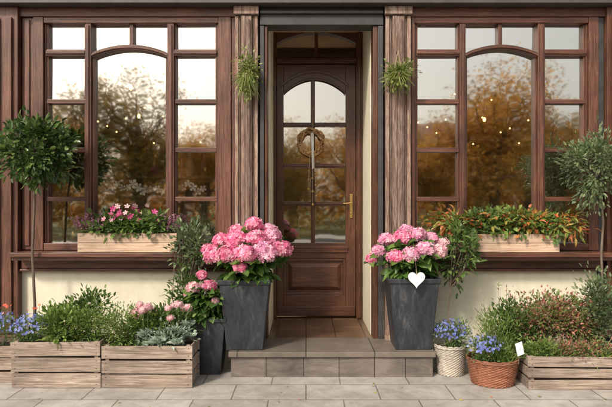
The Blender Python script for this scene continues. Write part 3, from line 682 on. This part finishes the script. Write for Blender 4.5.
def wbasket(name,c,rb,rt,h,key):
    p=MB(); rows=int(h/.011); prof=[]
    for i in range(rows*2+1):
        t=i/(rows*2); prof.append((rb+(rt-rb)*t**.8,h*t))
    p.lathe(c,prof,key,132,True,lambda i,t:(.006*math.cos(22*t+math.pi*((i//2)%2)) + (.0035 if i%2 else -.002)))
    for dz in(0,.013):
        pts=[(c[0]+(rt+.004)*math.cos(a),c[1]+(rt+.004)*math.sin(a),c[2]+h+dz+.003*math.sin(a*18+dz*200)) for a in np.linspace(0,2*math.pi,72)]
        p.tube(pts,.0085,key,6,False)
    p.lathe(c,[(rt-.004,h-.03),(0,h-.03)],'soil',24,False)
    return finish(p,name,None,0,True,c)
wbasket('wicker_basket',(1.335,-.46,.002),.115,.145,.255,'wwick')
wbasket('wicker_basket',(1.635,-.74,.002),.175,.215,.21,'wick')
blueplant('lobelia_plant',(1.335,-.47,.36),(.18,.16,.13),550,160)
p=MB(); p.tube([(1.31,-.42,.22),(1.32,-.42,.55),(1.36,-.41,.85),(1.40,-.4,1.2)],[.008,.007,.006,.003],'bark',8)
bush(p,(1.40,-.40,1.10),(.20,.15,.32),560,.062,.03,'mid',22,.3,.17,(1.35,-.41,.8),'bark',.003,droop=.7)
finish(p,'lemon_sapling',None,0,False,(1.31,-.42,.22))
blueplant('lavender_plant',(1.55,-.80,.31),(.16,.14,.12),450,120,'blue',.012)
greenplant('rosemary_plant',(1.66,-.70,.38),(.18,.15,.22),1700,.036,.008,'lime',30,1.1)
p=MB(); n=260; P=np.array([1.72,-.76,.2])+rng.normal(0,.04,(n,3))*[1,1,0]; blades(p,P,rng.normal(0,.35,(n,3))+[0,-.1,1],.24,.006,'lime',.25); finish(p,'ornamental_grass',None,0,False,(1.72,-.76,.2))
greenplant('nandina_shrub',(2.12,-.58,.54),(.34,.20,.24),3800,.034,.018,'redleaf',60,.5,.4,.18)
greenplant('sedum_shrub',(1.88,-.60,.46),(.20,.18,.20),1500,.04,.022,'mid',28)
p=MB(); n=520; P=np.stack([rng.uniform(1.92,2.68,n),rng.uniform(-.9,-.66,n),np.full(n,.22)],1); blades(p,P,rng.normal(0,.45,(n,3))+[0,-.15,1],.17,.007,'lime',.35)
finish(p,'ornamental_grass',None,0,False,(2.3,-.8,.22))
greenplant('creeping_sedum',(2.38,-.82,.31),(.32,.13,.10),1300,.028,.014,'redleaf',30)
greenplant('creeping_sedum',(2.02,-.84,.30),(.14,.11,.09),600,.03,.016,'lime',18)
greenplant('euonymus_shrub',(2.62,-.60,.60),(.20,.18,.32),1700,.045,.022,'olive',32)
greenplant('nandina_shrub',(2.42,-.62,.50),(.22,.16,.22),2200,.034,.018,'redleaf',36,.5,.4,.18)
p=MB()
for i in range(5):
    b=np.array([1.80+rng.normal(0,.04),-.55,.3]); e=b+[rng.normal(.05,.06),rng.normal(0,.03),rng.uniform(.38,.58)]; p.tube([b,(b+e)/2+rng.normal(0,.01,3),e],[.003,.002,.001],'bark',5)
    q=b+(e-b)*rng.uniform(.4,1,(14,1)); leaves(p,q,rng.normal(0,.6,(14,3))+[0,0,.6],.035,.013,'redleaf')
finish(p,'twiggy_shrub',None,0,False,(1.78,-.55,.3))
t=MB()
t.add([(1.80,-.90,.27),(1.86,-.89,.29),(1.845,-.87,.39),(1.785,-.88,.37),(1.80,-.896,.27),(1.86,-.886,.29),(1.845,-.866,.39),(1.785,-.876,.37)],[(0,1,2,3),(7,6,5,4),(0,4,5,1),(1,5,6,2),(2,6,7,3),(3,7,4,0)],'white')
t.tube([(1.815,-.88,.2),(1.815,-.885,.3)],.003,'crate',5); finish(t,'plant_label')
wx,wy,wz=.06,.95,2.28; p=MB()
for k in range(22):
    ph=rng.uniform(0,6.28); tw=random.choice([3,4,5,-3,-4]); rr=.018+rng.uniform(0,.016); pts=[]
    for a in np.linspace(0,2*math.pi,64):
        R=.135+rr*math.cos(tw*a+ph)+rng.normal(0,.0015); pts.append((wx+R*math.cos(a),wy+rr*math.sin(tw*a+ph),wz+R*math.sin(a)))
    p.tube(pts,.007,'twig',5,False)
n=300; a=rng.uniform(0,6.28,n); P=np.stack([wx+.135*np.cos(a),np.full(n,wy-.015),wz+.135*np.sin(a)],1); leaves(p,P,np.stack([-np.sin(a),rng.normal(-.5,.3,n),np.cos(a)],1)+rng.normal(0,.4,(n,3)),.045,.018,'twig')
p.tube([(wx+.02,wy,2.68),(wx+.02,wy-.01,wz+.13)],.004,'twine',5)
for dx,L in((-.02,.42),(.01,.60),(.035,.5)):
    p.tube([(wx+dx*.4,wy-.03,wz+.12),(wx+dx,wy-.035,wz-.2),(wx+dx*1.6,wy-.03,wz-.13-L)],.003,'twine',5)
    for q in(.5,.75,1.0):
        c=(wx+dx*(1+.6*q),wy-.035,wz-.13-L*q); p.lathe(c,[(.003,.03),(.012,.024),(.016,.006),(.021,0)],'brass',14,False); p.ball((c[0],c[1],c[2]),.006,'brass',8)
p.add([(wx-.002,wy-.045,wz+.1),(wx+.028,wy-.045,wz+.1),(wx+.03,wy-.04,wz-.3),(wx+.01,wy-.04,wz-.32)],[(0,1,2,3)],'wpet')
finish(p,'door_wreath',None,0,True,(wx,wy,wz))
for ox in(-1.84,-1.28):
    p=MB(); p.lathe((ox,.24,1.12),[(.04,0),(.06,.12),(.065,.12),(.05,.10),(0,.1)],'white',20)
    blades(p,np.tile([ox,.24,1.22],(9,1)),rng.normal(0,.8,(9,3))+[0,0,.5],.2,.05,'lime',.5)
    for s in(-1,1):
        pts=[(ox,.24,1.2),(ox+s*.03,.19,1.5),(ox+s*.10,.14,1.72),(ox+s*.2,.12,1.76)]; p.tube(pts,.003,'gstem',5)
        P=np.array([[ox+s*(.03+.05*i),.11,1.73+.04*math.sin(i*1.5)] for i in range(5)]); florets(p,P,rng.normal(0,.2,(5,3))+[0,-1,0],.046,'wpet',5,.15)
    finish(p,'orchid_plant',None,0,False,(ox,.24,1.12))
w=MB(); w.box(-2.7,-.75,.15,.45,1.07,1.115,'wh'); w.box(1.05,2.9,.15,.45,1.07,1.115,'wh'); finish(w,'inner_sills',B,.004)
for vx,k in((-2.42,'brass'),(-1.05,'white'),(1.28,'white'),(1.75,'silver'),(2.55,'brass')):
    p=MB(); p.lathe((vx,.28,1.117),[(.045,0),(.07,.08),(.06,.16),(.03,.2),(.035,.23)],k,24); bush(p,(vx,.28,1.45),(.12,.09,.14),150,.06,.03,'lime',8,.4,.3,(vx,.28,1.33)); finish(p,'flower_vase',None,0,True,(vx,.28,1.117))
p=MB(); n=46; P=np.stack([rng.uniform(-3,3,n),rng.uniform(-1.6,-.65,n),np.full(n,.006)],1); leaves(p,P,rng.normal(0,1,(n,3))*[1,1,.05],.026,.015,'autumn',.2,.05); finish(p,'fallen_leaves')
# ================================================================= LIGHT / CAMERA
el=math.radians(40); az=math.radians(214)
W=bpy.data.worlds.new('World'); scene.world=W; W.use_nodes=True; nt=W.node_tree; nt.nodes.clear()
o=nt.nodes.new('ShaderNodeOutputWorld'); bg=nt.nodes.new('ShaderNodeBackground'); sk=nt.nodes.new('ShaderNodeTexSky')
sk.sky_type='NISHITA'; sk.sun_disc=False; sk.sun_elevation=el; sk.sun_rotation=az; sk.dust_density=4.0; sk.air_density=1.3
hs=nt.nodes.new('ShaderNodeHueSaturation'); hs.inputs['Saturation'].default_value=.4
mx=nt.nodes.new('ShaderNodeMix'); mx.data_type='RGBA'; mx.blend_type='MULTIPLY'; mx.inputs[0].default_value=1; mx.inputs[7].default_value=(1.32,1.26,1.16,1)
nt.links.new(sk.outputs[0],hs.inputs['Color']); nt.links.new(hs.outputs[0],mx.inputs[6]); nt.links.new(mx.outputs[2],bg.inputs[0]); bg.inputs[1].default_value=.15; nt.links.new(bg.outputs[0],o.inputs[0])
L=bpy.data.lights.new('sun','SUN'); L.energy=3.2; L.angle=math.radians(7); L.color=(1,.91,.77)
s=bpy.data.objects.new('sun',L); scene.collection.objects.link(s)
d=Vector((math.sin(az)*math.cos(el),math.cos(az)*math.cos(el),math.sin(el)))
s.rotation_euler=d.to_track_quat('Z','Y').to_euler()
cam=bpy.data.cameras.new('camera'); cam.sensor_width=36; cam.lens=36*600/612; cam.clip_end=1000
c=bpy.data.objects.new('camera',cam); scene.collection.objects.link(c); c.location=(0,-6,1.57); c.rotation_euler=(math.radians(90),0,0)
scene.camera=c
scene.view_settings.view_transform='Standard'; scene.view_settings.look='None'; scene.view_settings.exposure=0
